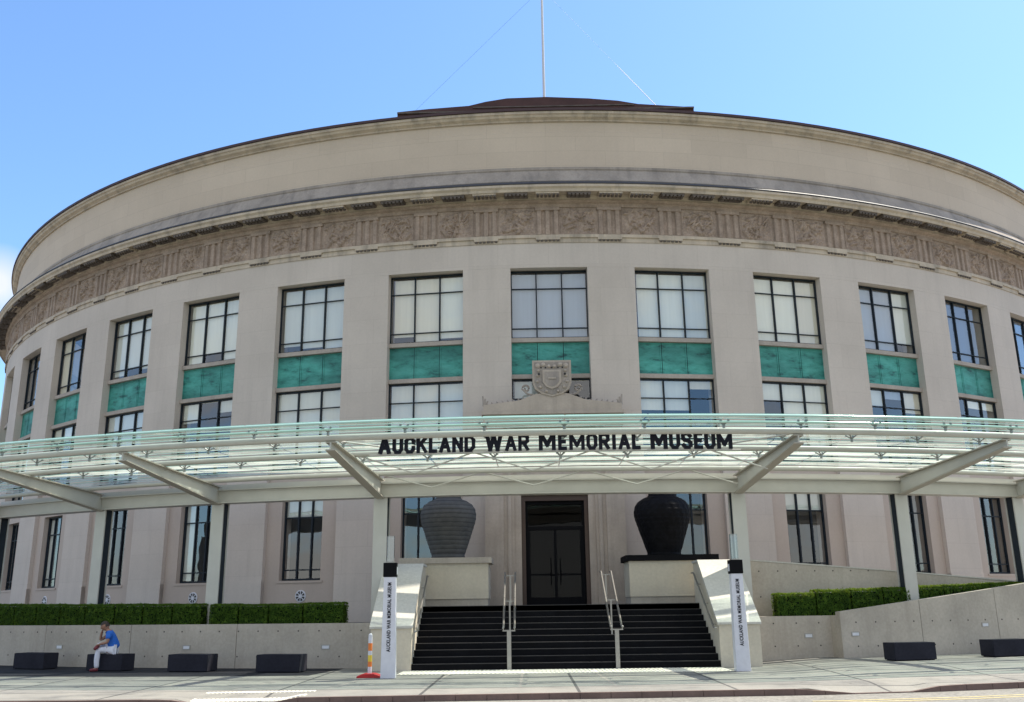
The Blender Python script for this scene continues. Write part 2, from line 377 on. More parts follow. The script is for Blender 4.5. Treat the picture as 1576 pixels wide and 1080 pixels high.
# raised terrace behind the retaining walls, landing at the head of the stairs
mb = MB(); mb.pbox(-7, -.96, -.02, 5.55, -.3, 1.16, 60); struct('planting_terrace', mb, ['asphalt'])
mb = MB(); mb.pbox(1.05, 7, -.02, 4.9, -.3, 1.16, 60); struct('ramp_floor', mb, ['pave'])
mb = MB(); mb.box(-5.2, 5.2, -4.0, .6, -.3, 1.65); struct('landing', mb, ['basalt'])

# ---------------------------------------------------------------- museum
mus = thing('museum_building', 'curved pale stone museum with green copper panels and a carved frieze', 'museum building')
HW = .3088                      # half opening, in bays
WI = list(range(-8, 8))
mb = MB()
edges = [-11.6] + sum([[i-HW, i+HW] for i in WI], []) + [11.6]
for k in range(0, len(edges), 2):
    mb.pbox(edges[k], edges[k+1], -.9, 0, -.3, 13.82)
    mb.pbox(edges[k], edges[k+1], -.5, .022, -.3, 2.60)       # base course
    mb.pbox(edges[k], edges[k+1], -.5, .05, -.3, 1.70)
mb.pbox(-11.6, 11.6, -.9, .0, 13.823, 14.80, 232)
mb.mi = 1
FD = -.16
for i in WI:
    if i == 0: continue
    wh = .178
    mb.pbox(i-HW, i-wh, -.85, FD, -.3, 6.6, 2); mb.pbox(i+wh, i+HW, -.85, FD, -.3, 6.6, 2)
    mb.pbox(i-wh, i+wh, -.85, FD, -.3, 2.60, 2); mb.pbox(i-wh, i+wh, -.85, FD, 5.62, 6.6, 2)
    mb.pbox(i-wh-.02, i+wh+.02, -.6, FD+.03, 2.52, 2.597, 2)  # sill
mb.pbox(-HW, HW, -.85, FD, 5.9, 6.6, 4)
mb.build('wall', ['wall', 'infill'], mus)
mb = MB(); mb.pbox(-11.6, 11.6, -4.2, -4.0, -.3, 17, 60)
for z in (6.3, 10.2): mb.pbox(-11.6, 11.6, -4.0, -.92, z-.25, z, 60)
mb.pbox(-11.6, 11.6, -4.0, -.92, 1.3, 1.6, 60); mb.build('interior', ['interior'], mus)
# frieze
mb = MB()
mb.ring(-11.6, 11.6, [(-.9, 14.803), (-.9, 16.45), (.24, 16.45), (.20, 16.38), (.10, 16.34), (.08, 16.22), (.02, 16.20), (.02, 15.1), (.0, 14.803)], 232)
mb.mi = 1
mb.ring(-11.6, 11.6, [(.0, 14.98), (.09, 14.98), (.09, 15.10), (.0, 15.10)], 232)
mb.ring(-11.6, 11.6, [(.0, 14.80), (.035, 14.80), (.035, 14.98), (.0, 14.98)], 232)
fr = mb.build('frieze', ['frieze', 'cornice'], mus)
mb = MB()                       # one triglyph: three bars, its cap and the guttae below, local coords
for x in (-.32, 0, .32):
    mb.hexa([(x-.12, .02, 15.11), (x-.07, -.075, 15.11), (x+.07, -.075, 15.11), (x+.12, .02, 15.11), (x-.12, .02, 16.08), (x-.07, -.075, 16.08), (x+.07, -.075, 16.08), (x+.12, .02, 16.08)])
mb.box(-.46, .46, -.10, .02, 16.083, 16.20)
mb.mi = 1; mb.box(-.46, .46, -.075, .02, 14.90, 14.985)
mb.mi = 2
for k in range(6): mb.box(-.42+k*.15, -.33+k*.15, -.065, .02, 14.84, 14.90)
tri = mb.mesh('triglyph', ['frieze', 'cornice', 'mutule'])
def metope(seed):
    rnd = random.Random(seed); mb = MB(); nx, ny = 46, 32; g = []
    W2, z0, z1 = .68, 15.11, 16.19
    fig = [(rnd.uniform(-.45, .45), rnd.uniform(15.25, 16.05), rnd.uniform(-1, 1), rnd.uniform(.12, .42), rnd.uniform(.03, .075)) for _ in range(20)]
    off = Vector((seed*7.3, seed*3.1, 0))
    for a in range(nx+1):
        row = []
        for q in range(ny+1):
            x = -W2+2*W2*a/nx; z = z0+(z1-z0)*q/ny; h = 0
            for fx, fz, an, L, wd in fig:     # raised limbs, bodies and wings of the carving
                ca, sa = math.cos(an*1.5), math.sin(an*1.5); dx, dz = x-fx, z-fz
                u = dx*ca+dz*sa; vv = -dx*sa+dz*ca; u = max(0, abs(u)-L*.5)
                h = max(h, .09*max(0, 1-(u*u+vv*vv)/(wd*wd))**.5)
            h += .05*noise.noise(Vector((x*5, z*5, 0))+off)+.045*noise.noise(Vector((x*13, z*13, 3))+off)
            e = min(1, min(a, nx-a, q, ny-q)/3)
            row.append(mb.v((x, -.0-h*e*.9-.012, z)))
        g.append(row)
    for a in range(nx):
        for q in range(ny): mb.face((g[a][q], g[a+1][q], g[a+1][q+1], g[a][q+1]))
    return mb.mesh('metope', ['frieze'])
mets = [metope(k) for k in range(5)]
for k in range(-17, 16):
    i = k*.5+0.0
    put('triglyph', tri, fr, PM(i, .02))
    put('metope', mets[(k*3) % 5], fr, PM(i+.25, .02))
# cornice with mutules
mb = MB()
mb.ring(-11.6, 11.6, [(-.9, 16.452), (-.9, 17.2), (.25, 17.2), (.80, 16.87), (.86, 16.80), (.86, 16.72), (.78, 16.66), (.76, 16.56), (.72, 16.56), (.72, 16.60), (.26, 16.62), (.20, 16.452)], 232)
mb.mi = 1
mb.ring(-11.6, 11.6, [(.20, 17.215), (.20, 17.24), (.83, 16.91), (.875, 16.86), (.875, 16.825), (.81, 16.872)], 232)
mb.build('cornice', ['cornice', 'dark_joint'], mus)
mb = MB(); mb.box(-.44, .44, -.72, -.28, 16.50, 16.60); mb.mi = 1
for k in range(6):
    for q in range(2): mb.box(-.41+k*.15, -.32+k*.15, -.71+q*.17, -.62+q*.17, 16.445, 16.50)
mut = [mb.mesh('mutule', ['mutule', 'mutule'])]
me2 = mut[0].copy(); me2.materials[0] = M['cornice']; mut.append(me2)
cornice = [o for o in mus.children if o.name.startswith('cornice')][0]
random.seed(3)
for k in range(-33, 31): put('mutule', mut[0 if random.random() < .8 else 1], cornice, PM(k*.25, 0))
# attic drum
mb = MB()
mb.ring(-11.6, 11.6, [(-1.2, 17.9), (-1.2, 19.84), (-.02, 19.84), (-.02, 19.42), (0, 19.40), (0, 17.9)], 232)
mb.mi = 1
mb.ring(-11.6, 11.6, [(-1.2, 17.18), (-1.2, 17.897), (.05, 17.897), (.05, 17.80), (.02, 17.76), (.30, 17.21), (.28, 17.18)], 232)
mb.mi = 2
mb.ring(-11.6, 11.6, [(-1.2, 19.843), (-1.2, 20.16), (.30, 20.16), (.30, 20.06), (.24, 20.04), (.20, 19.96), (.12, 19.93), (.06, 19.90), (.06, 19.843)], 232)
att = mb.build('attic_wall', ['attic', 'soot', 'cornice'], mus)
mb = MB()
mb.ring(-11.62, 11.62, [(-34.3, 23.0), (.33, 20.17), (.36, 20.17), (.36, 20.27), (-34.3, 23.2)], 116)
mb.build('roof', ['roof_edge'], mus)
# stepped roof block with a low crown above the attic (long block running back over the hall)
mb = MB(); Y0 = 14.0
mb.prism([(-8.15, 21), (9.04, 21), (9.04, 27.87), (8.7, 28.02), (8.7, 28.31), (5.72, 28.575), (-3.9, 28.665), (-6.1, 28.52), (-7.83, 28.36), (-7.83, 27.97), (-8.15, 27.95)], Y0, 34)
mb.prism([(-3.9, 28.67), (5.72, 28.58), (4.5, 28.83), (2.83, 29.01), (.5, 29.15), (-1.7, 29.11), (-2.9, 28.92)], Y0+.03, 33)
mb.mi = 1
for k in range(9): mb.box(-6.6+k*.28, -6.4+k*.28, Y0-.06, Y0, 27.98, 28.12)
mb.box(-7.83, 8.7, Y0-.12, Y0, 28.20, 28.29); mb.box(-3.6, 5.4, Y0-.06, Y0, 28.50, 28.56)
mb.build('roof_crown', ['roof', 'mutule'], mus)

# windows
WW = 2*R*math.sin(HW*DA)
def frame_bars(w2, zs, ze, vx, hz, fo=.045, fv=.045, fh=.03):
    mb = MB()
    mb.box(-w2, -w2+fo, -.05, .05, zs, ze); mb.box(w2-fo, w2, -.05, .05, zs, ze)
    mb.box(-w2+fo, w2-fo, -.05, .05, ze-fo, ze); mb.box(-w2+fo, w2-fo, -.05, .05, zs, zs+fo)
    for x in vx: mb.box(x-fv/2, x+fv/2, -.045, .045, zs+fo, ze-fo)
    xsv = [-w2+fo]+[v+s*fv/2 for v in vx for s in (-1, 1)]+[w2-fo]
    for z in hz:
        for a in range(0, len(xsv), 2): mb.box(xsv[a], xsv[a+1], -.035, .035, z-fh/2, z+fh/2)
    return mb.mesh('window', ['steel_dark'])
def pane_mesh(w2, zs, ze):
    mb = MB(); q = [mb.v(p) for p in ((-w2, .02, zs), (w2, .02, zs), (w2, .02, ze), (-w2, .02, ze))]; mb.face(q); return mb.mesh('pane', ['pane'])
w2 = WW/2
f_up = frame_bars(w2, 11.16, 13.80, (-w2/3, w2/3), (13.10, 11.55)); p_up = pane_mesh(w2-.03, 11.2, 13.77)
f_mid = frame_bars(w2, 6.62, 9.61, (-w2/3, w2/3), (8.89, 7.4)); p_mid = pane_mesh(w2-.03, 6.65, 9.58)
wl = 2*R*math.sin(.178*DA)/2
f_low = frame_bars(wl, 2.62, 5.61, (-wl*.30, wl*.36), (4.85, 2.98), .055, .05, .045); p_low = pane_mesh(wl-.03, 2.65, 5.58)
mb = MB()
for k in range(3):
    x0 = -w2+k*WW/3; xa, xb = x0+.012, x0+WW/3-.012
    mb.box(xa+.05, xb-.05, -.012, .04, 9.85, 10.94); mb.box(xa, xa+.05, -.03, .04, 9.80, 10.99); mb.box(xb-.05, xb, -.03, .04, 9.80, 10.99)
    mb.box(xa+.05, xb-.05, -.03, .04, 9.80, 9.85); mb.box(xa+.05, xb-.05, -.03, .04, 10.94, 10.99)
mb.mi = 1; mb.box(-w2, w2, .0, .05, 9.78, 11.0)
sp_me = mb.mesh('spandrel_panel', ['copper', 'steel_dark'])
mb = MB(); mb.box(-w2+.003, w2-.003, -.16, .05, 11.0, 11.155); mb.box(-w2+.003, w2-.003, -.15, .05, 9.62, 9.775)
sill_me = mb.mesh('sill', ['sill'])
def blind_or_reflection(zt, zb, w, x0=None, x1=None, dark='blind_white'):
    mb = MB(); mb.box((-w+.05 if x0 is None else x0), (w-.05 if x1 is None else x1), .07, .085, zb, zt); return mb.mesh('blind', [dark])
BL = {}
def get_blind_or_reflection(*a):
    if a not in BL: BL[a] = blind_or_reflection(*a)
    return BL[a]
REC = -.38
random.seed(11)
for i in WI:
    mt = PM(i, REC)
    wo = put('window', f_up, mus, mt); put('pane', p_up, wo, mt)
    kind = {0: None, 4: None, 5: None, -5: ('right',), -6: ('half',)}.get(i, 'full')
    tone = {3: 'blind_cool', -4: 'blind_grey', -1: 'blind_warm', 0: 'blind_grey', 1: 'blind_white', -2: 'blind_grey'}.get(i, 'blind_white')  # the cool tone puts the sky's reflection into the blind colour
    rb = random.Random(i*7+3); tones = [tone, tone, rb.choice(['blind_white', 'blind_grey', 'blind_warm']), 'blind_grey' if rb.random() < .4 else tone]
    if kind == 'full':
        for q in range(3):
            x0 = -w2+q*WW/3; put('blind', get_blind_or_reflection(13.7, 11.22+(.0 if rb.random() < .6 else rb.choice((.10, .22, .38))), w2, x0+(.15 if q == 0 else .012), x0+WW/3-(.05 if q == 2 else .012), tones[q if rb.random() < .7 else 3]), wo, mt)
    elif kind is None:
        put('blind', get_blind_or_reflection(13.7, 11.22, w2, None, w2*(1 if i == 0 else .45)-.07, 'blind_cool' if i == 0 else 'blind_dim'), wo, mt)  # no blinds here: the sky's reflection is put into a coloured sheet
    elif kind == ('half',): put('blind', get_blind_or_reflection(13.7, 11.22, w2, w2*.35, w2-.07, 'blind_warm'), wo, mt)
    else: put('blind', get_blind_or_reflection(13.7, 11.22, w2, -w2+.1, -w2*.3, 'blind_warm'), wo, mt)
    put('spandrel_panel', sp_me, mus, mt); put('sill', sill_me, mus, mt)
    wo = put('window', f_mid, mus, mt); put('pane', p_mid, wo, mt)
    zb = {1: 8.46, -1: 7.0, 2: 7.2, 3: 8.95, 4: 9.25, 5: 8.6, 0: 8.9, -3: 8.8, -4: 7.0, -5: 9.0}.get(i, random.choice((6.7, 7.6, 7.2)))
    for q in range(3):
        x0 = -w2+q*WW/3; zq = zb+(0 if rb.random() < .6 else rb.choice((.3, .8, -.2)))
        if i == 2 and q == 0: zq = 8.9
        put('blind', get_blind_or_reflection(9.55, zq, w2, x0+(.1 if q == 0 else .012), x0+WW/3-(.05 if q == 2 else .012), tones[q if rb.random() < .7 else 3]), wo, mt)
    if i != 0:
        ml = PM(i, -.42); wo = put('window', f_low, mus, ml); put('pane', p_low, wo, ml)
        if i in (-3, 3, -5): put('blind', get_blind_or_reflection(5.5, 2.7, wl, -wl+.05, -wl*.3, 'blind_grey'), wo, ml)  # grey strip stands for the side reveal reflected in the pane
        if i in (-2, 2): put('blind', get_blind_or_reflection(5.5, 4.87, wl, None, None, 'blind_grey'), wo, ml)
# vent rosettes low on the wall
mb = MB(); mb.lathe([(.21, 0), (.21, .02), (.19, .03)], 24); mb.mi = 1
for k in range(8):
    a = k*math.pi/4+.39
    ca, sa = math.cos(a), math.sin(a)
    pts = [(.07, -.012), (.17, -.045), (.17, .045), (.07, .012)]
    lo = [(u*ca-v*sa, u*sa+v*ca, .031) for u, v in pts]; hi = [(x, y, .036) for x, y, z in lo]; mb.hexa(lo+hi)
rose = mb.mesh('vent_grille', ['white', 'hole'])
for i in (-2, -3, -4, -5):
    put('vent_grille', rose, mus, PM(i+.02, FD, 2.06) @ Matrix.Rotation(math.pi/2, 4, 'X'))
# portal round the door
mb = MB()
for s in (-1, 1):
    x = lambda a, b2: (min(s*a, s*b2), max(s*a, s*b2))
    mb.box(*x(1.76, 2.40), -.55, .5, 1.65, 7.72)
    mb.box(*x(1.62, 1.76), -.47, .5, 1.65, 7.72); mb.box(*x(1.50, 1.62), -.52, .5, 1.65, 7.72)
    mb.box(*x(1.40, 1.50), -.44, .5, 1.65, 7.72); mb.box(*x(1.16, 1.40), -.34, .5, 1.65, 5.32)
    mb.box(*x(1.70, 2.46), -.60, .5, 1.65, 1.95)
mb.box(-1.40, 1.40, -.34, .5, 5.323, 7.72)
mb.box(-2.46, 2.46, -.62, .5, 7.723, 7.95); mb.box(-2.40, 2.40, -.56, .5, 7.953, 8.12); mb.box(-2.50, 2.50, -.68, .5, 8.123, 8.24)
mb.prism([(-2.44, 8.243), (2.44, 8.243), (2.44, 8.48), (1.2, 8.62), (.55, 8.86), (-.55, 8.86), (-1.2, 8.62), (-2.44, 8.48)], -.62, -.02)
por = mb.build('portal', ['portal'], mus)
# dark weathered crest line, corner palmettes and scrolls
for s in (-1, 1):
    mb = MB()
    pts = [(s*2.44, -.32, 8.50), (s*1.2, -.32, 8.64), (s*.62, -.32, 8.86)]
    mb.tube(pts, .045, 6)
    for k in range(9):
        u = k/8; xx = s*(2.3-1.5*u); mb.tube([(xx, -.4, 8.50+.2*u), (xx+s*.05, -.4, 8.60+.2*u)], [.05, .015], 6)
    for k, dz in enumerate((.36, .27, .18)): mb.tube([(s*2.42, -.5, 8.46), (s*(2.46-.09*k), -.52, 8.46+dz)], [.06, .03], 6)
    sc = [(s*(.92+.15*math.cos(a)*(1-a/9)), -.45, 9.08+.15*math.sin(a)*(1-a/9)) for a in [q*.5 for q in range(15)]]
    mb.tube([(s*.6, -.45, 8.84)]+[(s*.86, -.45, 8.88)]+sc, .04, 6)
    mb.build('cresting', ['soot'], por)
mb = MB()
sh = [(-.69, 10.06), (.69, 10.06), (.69, 9.25), (.60, 9.02), (.38, 8.85), (0, 8.74), (-.38, 8.85), (-.60, 9.02), (-.69, 9.25)]
mb.prism(sh, -.66, -.36)
sh2 = [(x*.9, 9.42+(z-9.42)*.9) for x, z in sh]; mb.mi = 1; mb.prism(sh2, -.675, -.66); mb.mi = 0
mb.prism([(-.33, 9.70), (.33, 9.70), (.33, 9.25), (.2, 9.08), (0, 9.0), (-.2, 9.08), (-.33, 9.25)], -.73, -.675)
mb.mi = 1; mb.prism([(-.26, 9.63), (.26, 9.63), (.26, 9.28), (.15, 9.14), (0, 9.08), (-.15, 9.14), (-.26, 9.28)], -.74, -.73); mb.mi = 0
mb.box(-.14, .14, -.77, -.74, 9.36, 9.42)
for s in (-1, 1):
    for xx, zz, rr in ((.5, 9.86, .10), (.3, 9.90, .09), (.1, 9.84, .07), (.5, 9.5, .07), (.52, 9.28, .06), (.42, 9.08, .07), (.2, 8.93, .06), (.47, 9.68, .06)):
        mb.lathe([(rr*1.0, 0), (rr*.8, .05), (rr*.3, .07)], 8) if False else mb.tube([(s*xx, -.67, zz), (s*xx, -.72, zz), (s*xx, -.74, zz)], [rr, rr*.75, rr*.3], 8)
mb.mi = 2
for s in (-1, 1): mb.tube([(s*.46, -.735, 9.54), (s*.46, -.75, 9.54)], .045, 8)
for x in (-.22, .0, .22, -.38, .38): mb.tube([(x, -.676, 9.78), (x, -.70, 9.80)], .03, 6)
mb.build('shield', ['portal', 'soot', 'hole'], por)
# bronze doors
door = MB()
door.box(-1.16, -1.02, -.22, .2, 1.65, 5.32); door.box(1.02, 1.16, -.22, .2, 1.65, 5.32); door.box(-1.02, 1.02, -.22, .2, 5.14, 5.32)
door = door.build('door', ['bronze'], mus)
mb = MB()
mb.box(-1.02, -.94, -.08, .1, 1.65, 5.14); mb.box(.94, 1.02, -.08, .1, 1.65, 5.14); mb.box(-.94, .94, -.08, .1, 4.15, 4.27); mb.box(-.94, .94, -.08, .1, 5.02, 5.14)
for x in (-.94, -.05, .05, .86): mb.box(x, x+.08 if x != -.05 else .048, -.06, .06, 1.655, 4.15) if x != .05 else None
mb.box(-.94, .94, -.05, .05, 1.655, 1.9); mb.box(-.86, .86, -.05, .04, 2.62, 2.68)
for s in (-1, 1): mb.tube([(s*.16, -.14, 2.3), (s*.16, -.14, 3.2)], .018, 8)
mb.build('door_leaf', ['black'], door)
mb = MB(); q = [mb.v(p) for p in ((-.95, .01, 1.7), (.95, .01, 1.7), (.95, .01, 5.05), (-.95, .01, 5.05))]; mb.face(q)
mb.build('pane', ['door_glass'], door)
# flagpole and its guys
fp = thing('flagpole', 'thin white flagpole with two guy wires on top of the roof', 'flagpole', Matrix.Translation((.42, 15.0, 29.2)))
mb = MB(); mb.tube([(.42, 15, 29.2), (.42, 15, 42)], [.085, .06], 10); mb.lathe([(.22, 29.1), (.22, 29.3), (.1, 29.45)], 12, .42, 15); mb.build('pole', ['white'], fp)
mb = MB(); mb.tube([(.42, 15, 36.9), (-7.6, 15, 28.3)], .005, 5); mb.build('guy_wire', ['steel_dark'], fp)
a_, b_ = Vector((.42, 15, 36.9)), Vector((7.25, 15, 28.45)); c_m = a_.lerp(b_, .6)
mb = MB(); mb.tube([a_, c_m], .0035, 5); mb.build('guy_wire', ['steel_dark'], fp)
mb = MB(); mb.tube([c_m, c_m.lerp(b_, .15), b_], [.005, .016, .020], 6); mb.build('guy_sleeve', ['white'], fp)      # lower end of the wire, its sunlit glint put into white colour

# ---------------------------------------------------------------- glass canopy
CR = 5.0
def zc(r): return 5.45+.1*(r-5.5)
can = thing('glass_canopy', 'long curved glass canopy on steel columns and tapered arms across the museum front', 'canopy', Matrix.Translation((0, -CR, 0)))
COLS = [-3.82, -2.85, -2, -1, 1, 2, 2.85, 3.82]
mb = MB()                      # column in local coords: front flange, recessed web, back flange
mb.box(-.21, .21, -.17, -.13, .9, 4.82); mb.box(-.05, .05, -.13, .13, .9, 4.82); mb.box(-.21, .21, .13, .17, .9, 4.82)
mb.mi = 1; mb.box(-.18, -.05, -.128, .128, .9, 4.82); mb.box(.05, .18, -.128, .128, .9, 4.82)  # recess filled by dark boxes, its shade put into their colour
col_me = mb.mesh('column', ['steel', 'steel_dark'])
mb = MB()                      # tapered arm, I section, pointing outward (-y)
L0, L1 = -.2, -(9.75-CR)
def armz(y): u = (y-L0)/(L1-L0); return 4.78+u*.74, 5.33+u*.42
zb0, zt0 = armz(L0); zb1, zt1 = armz(L1)
def arm_slab(x, a0, a1, b0, b1): mb.hexa([(-x, L1, a1), (x, L1, a1), (x, L0, a0), (-x, L0, a0), (-x, L1, b1), (x, L1, b1), (x, L0, b0), (-x, L0, b0)])
arm_slab(.02, zb0+.035, zb1+.03, zt0-.035, zt1-.03)
mb.mi = 1; arm_slab(.13, zb0, zb1, zb0+.035, zb1+.03); arm_slab(.13, zt0-.035, zt1-.03, zt0, zt1)
arm_me = mb.mesh('bracket_arm', ['steel', 'steel_edge'])
for i in COLS:
    put('column', col_me, can, PM(i, CR)); put('bracket_arm', arm_me, can, PM(i, CR))
mb = MB()
for a, b2 in zip(COLS, COLS[1:]):
    mb.pbox(a, b2, CR-.16, CR+.20, 4.86, 5.20); mb.pbox(a, b2, CR-.18, CR+.28, 5.203, 5.24); mb.pbox(a, b2, CR-.18, CR+.26, 4.82, 4.857)
    mb.pbox(a, b2, CR-.16, CR+.10, 5.243, 5.40)
mb.build('beam', ['steel'], can)
def arc(r, z, n=90): return [P(-3.85+7.7*k/n, r, z) for k in range(n+1)]
for r, rad in ((9.68, .085), (8.0, .075), (5.75, .075)):
    mb = MB(); mb.tube(arc(r, zc(r)-.02), rad, 10); mb.build('purlin_tube', ['steel'], can, smooth=True)
# glass blades, three panels to a bay
gm = MB(); N = 9; r0, r1 = 5.3, 10.55; seg = 4
for k in range(N):
    a = r0+(r1-r0)*k/N; b2 = r0+(r1-r0)*(k+1)/N-.065
    za, zb = zc(a)+.20, zc(b2)+.16
    rows = []
    for j in range(seg+1):
        i = -1/6+.003+(1/3-.006)*j/seg; rows.append([(P(i, a, za)), P(i, b2, zb), P(i, b2, zb+.022), P(i, a, za+.022)])
    V = [[gm.v(p) for p in r] for r in rows]
    for A, B in zip(V, V[1:]):
        gm.mi = 0; gm.face((A[0], A[1], B[1], B[0]))
        gm.mi = 1; gm.face((A[1], A[2], B[2], B[1])); gm.face((A[0], A[3], B[3], B[0]))
gp = gm.mesh('glass_panel', ['canopy_glass', 'glass_edge'])
C0 = Matrix.Translation((0, R, 0)); C1 = Matrix.Translation((0, -R, 0))
def turn(i): return C0 @ Matrix.Rotation(i*DA, 4, 'Z') @ C1
for k in range(-11, 11): put('glass_panel', gp, can, turn((k+.5)/3))
mb = MB()
for r, z in ((10.53, zc(10.53)+.12), (10.05, zc(10.05)+.10)): mb.tube(arc(r, z), .032, 6)
mb.build('edge_rail', ['glass_edge'], can, smooth=True)
mb = MB()                     # spider fitting
for a in range(4):
    q = a*math.pi/2+math.pi/4; mb.tube([(0, 0, .02), (.13*math.cos(q), .13*math.sin(q), .10)], [.022, .014], 6)
    mb.tube([(.13*math.cos(q), .13*math.sin(q), .09), (.13*math.cos(q), .13*math.sin(q), .13)], .03, 8)
mb.tube([(0, 0, -.06), (0, 0, .05)], .035, 8)
sp_me2 = mb.mesh('spider_fitting', ['chrome']); sp_me2.transform(Matrix.Scale(1.05, 4))
for r in (9.95, 8.75, 7.0):
    for k in range(-10, 11): put('spider_fitting', sp_me2, can, PM(k/3, r, zc(r)+.04))
# tension rods of the entrance bay
for r, zt, zb, n in ((8.0, zc(8)-.06, 5.12, 7), (5.62, 5.44, 5.02, 7)):
    mb = MB(); pts = [P(-.97+1.94*k/n, r, zt if k % 2 == 0 else zb) for k in range(n+1)]
    for a, b2 in zip(pts, pts[1:]): mb.tube([a, b2], .022, 6)
    mb.build('tension_rod', ['steel'], can)
for s in (-1, 1):
    mb = MB(); mb.tube([P(s*.98, 9.5, zc(9.5)-.05), P(s*.62, 8.0, zc(8)-.05)], .024, 6); mb.build('tension_rod', ['steel'], can)
# lettering hung below the front tube
sign = thing('sign_lettering', 'dark capital letters spelling AUCKLAND WAR MEMORIAL MUSEUM hung under the canopy edge', 'sign', Matrix.Translation(P(0, 9.45, 5.35)))
words = 'AUCKLAND WAR MEMORIAL MUSEUM'
adv = []; x = 0
wid = {'I': .15, 'W': .43, 'M': .405, ' ': .16, 'L': .235, 'E': .245, 'A': .30}
for k, ch in enumerate(words):
    big = (k == 0 or words[k-1] == ' ') and ch != ' '
    wd = wid.get(ch, .275)*(1.12 if big else 1); adv.append((ch, x+wd/2, big)); x += wd+.03
tot = x; LR = 9.45; want = 2*.767*DA*(R+LR)
let_cache = {}
STROKES = {'A': [[(0, 0), (.5, 1), (1, 0)], [(.2, .3), (.8, .3)]], 'U': [[(0, 1), (0, .22), (.25, 0), (.75, 0), (1, .22), (1, 1)]],
    'C': [[(1, .68), (1, .8), (.75, 1), (.25, 1), (0, .8), (0, .2), (.25, 0), (.75, 0), (1, .2), (1, .32)]], 'K': [[(0, 0), (0, 1)], [(1, 1), (.08, .42)], [(.36, .6), (1, 0)]],
    'L': [[(0, 1), (0, 0), (1, 0)]], 'N': [[(0, 0), (0, 1), (1, 0), (1, 1)]], 'D': [[(0, 0), (0, 1), (.65, 1), (1, .75), (1, .25), (.65, 0), (0, 0)]],
    'W': [[(0, 1), (.24, 0), (.5, .85), (.76, 0), (1, 1)]], 'R': [[(0, 0), (0, 1), (.75, 1), (1, .86), (1, .6), (.75, .46), (0, .46)], [(.5, .46), (1, 0)]],
    'M': [[(0, 0), (0, 1), (.5, .22), (1, 1), (1, 0)]], 'E': [[(1, 1), (0, 1), (0, 0), (1, 0)], [(0, .5), (.85, .5)]],
    'O': [[(.25, 0), (0, .22), (0, .78), (.25, 1), (.75, 1), (1, .78), (1, .22), (.75, 0), (.25, 0)]], 'I': [[(.5, 0), (.5, 1)]],
    'S': [[(1, .82), (.72, 1), (.25, 1), (0, .86), (0, .66), (.25, .54), (.75, .46), (1, .34), (1, .14), (.75, 0), (.28, 0), (0, .18)]]}
LW = {'I': .12, 'W': .42, 'M': .39, 'L': .22, 'E': .23, 'A': .29}
def letter_mesh(ch, h):
    t = .088*h/.435; wd = LW.get(ch, .275)*(1.1 if h > .46 else 1.0); mb = MB(); n = 0
    for line in STROKES[ch]:
        pts = [Vector((-wd/2+t/2+x*(wd-t), t/2+z*(h-t))) for x, z in line]
        for k, (a, b2) in enumerate(zip(pts, pts[1:])):
            d = (b2-a).normalized(); q = Vector((-d.y, d.x))*t/2; e = d*t*.42; n += 1; dep = .035+.0006*n
            o = [a-e-q, b2+e-q, b2+e+q, a-e+q]
            o = [Vector((v.x, min(h, max(0, v.y)))) for v in o]
            mb.hexa([(v.x, -dep, v.y) for v in o]+[(v.x, dep, v.y) for v in o])
    return mb.mesh('letter', ['letter'])
for ch, xc, big in adv:
    if ch == ' ': continue
    if (ch, big) not in let_cache: let_cache[(ch, big)] = letter_mesh(ch, .50 if big else .435)
    a = (xc-tot/2)*want/tot/(R+LR)/DA - .036
    put('letter', let_cache[(ch, big)], sign, PM(a, LR, 5.42))
mb = MB(); mb.tube([P(-.84+1.6*k/30, LR, 5.405) for k in range(31)], .02, 6); mb.build('mounting_rail', ['steel'], sign)

# ---------------------------------------------------------------- stairs and what flanks them
NS, RI, TR = 10, .165, .3
st = thing('entrance_stairs', 'wide flight of black stone steps up to the museum door', 'stairs', Matrix.Translation((0, -6.7, 0)))
mb = MB()
for k in range(NS): mb.box(-4.12, 4.12, -6.7+k*TR, -4.0 if k < NS-1 else -3.99, k*RI+(.003 if k == 0 else 0), (k+1)*RI-(0.002 if k == NS-1 else 0))
mb.build('steps', ['basalt'], st)
mb = MB()
for k in range(NS): mb.box(-4.1, 4.1, -6.706+k*TR, -6.70+k*TR+.035, (k+1)*RI-.012, (k+1)*RI+.004)
mb.build('nosing_strips', ['nosing'], st)
for s, lab in ((-1, 'sloping pale concrete side wall left of the black steps, beside the striped marker post'), (1, 'sloping pale concrete side wall right of the black steps')):
    t_ = thing('stair_wall', lab, 'wall', Matrix.Translation((s*4.7, -6.7, 0)), 'side walls of the entrance steps')
    xa, xb = sorted((s*4.125, s*5.22))
    mb = MB(); mb.prismx([(-6.75, -.1), (-6.75, 1.08), (-4.25, 2.82), (-3.3, 2.82), (-3.3, -.1)], xa, xb); mb.build('wall', ['conc_pale'], t_)
    mb = MB(); mb.prismx([(-6.79, 1.083), (-6.79, 1.14), (-4.27, 2.893), (-3.27, 2.893), (-3.27, 2.823), (-4.25, 2.823)], xa-.035, xb+.035); mb.build('coping', ['cap'], t_)
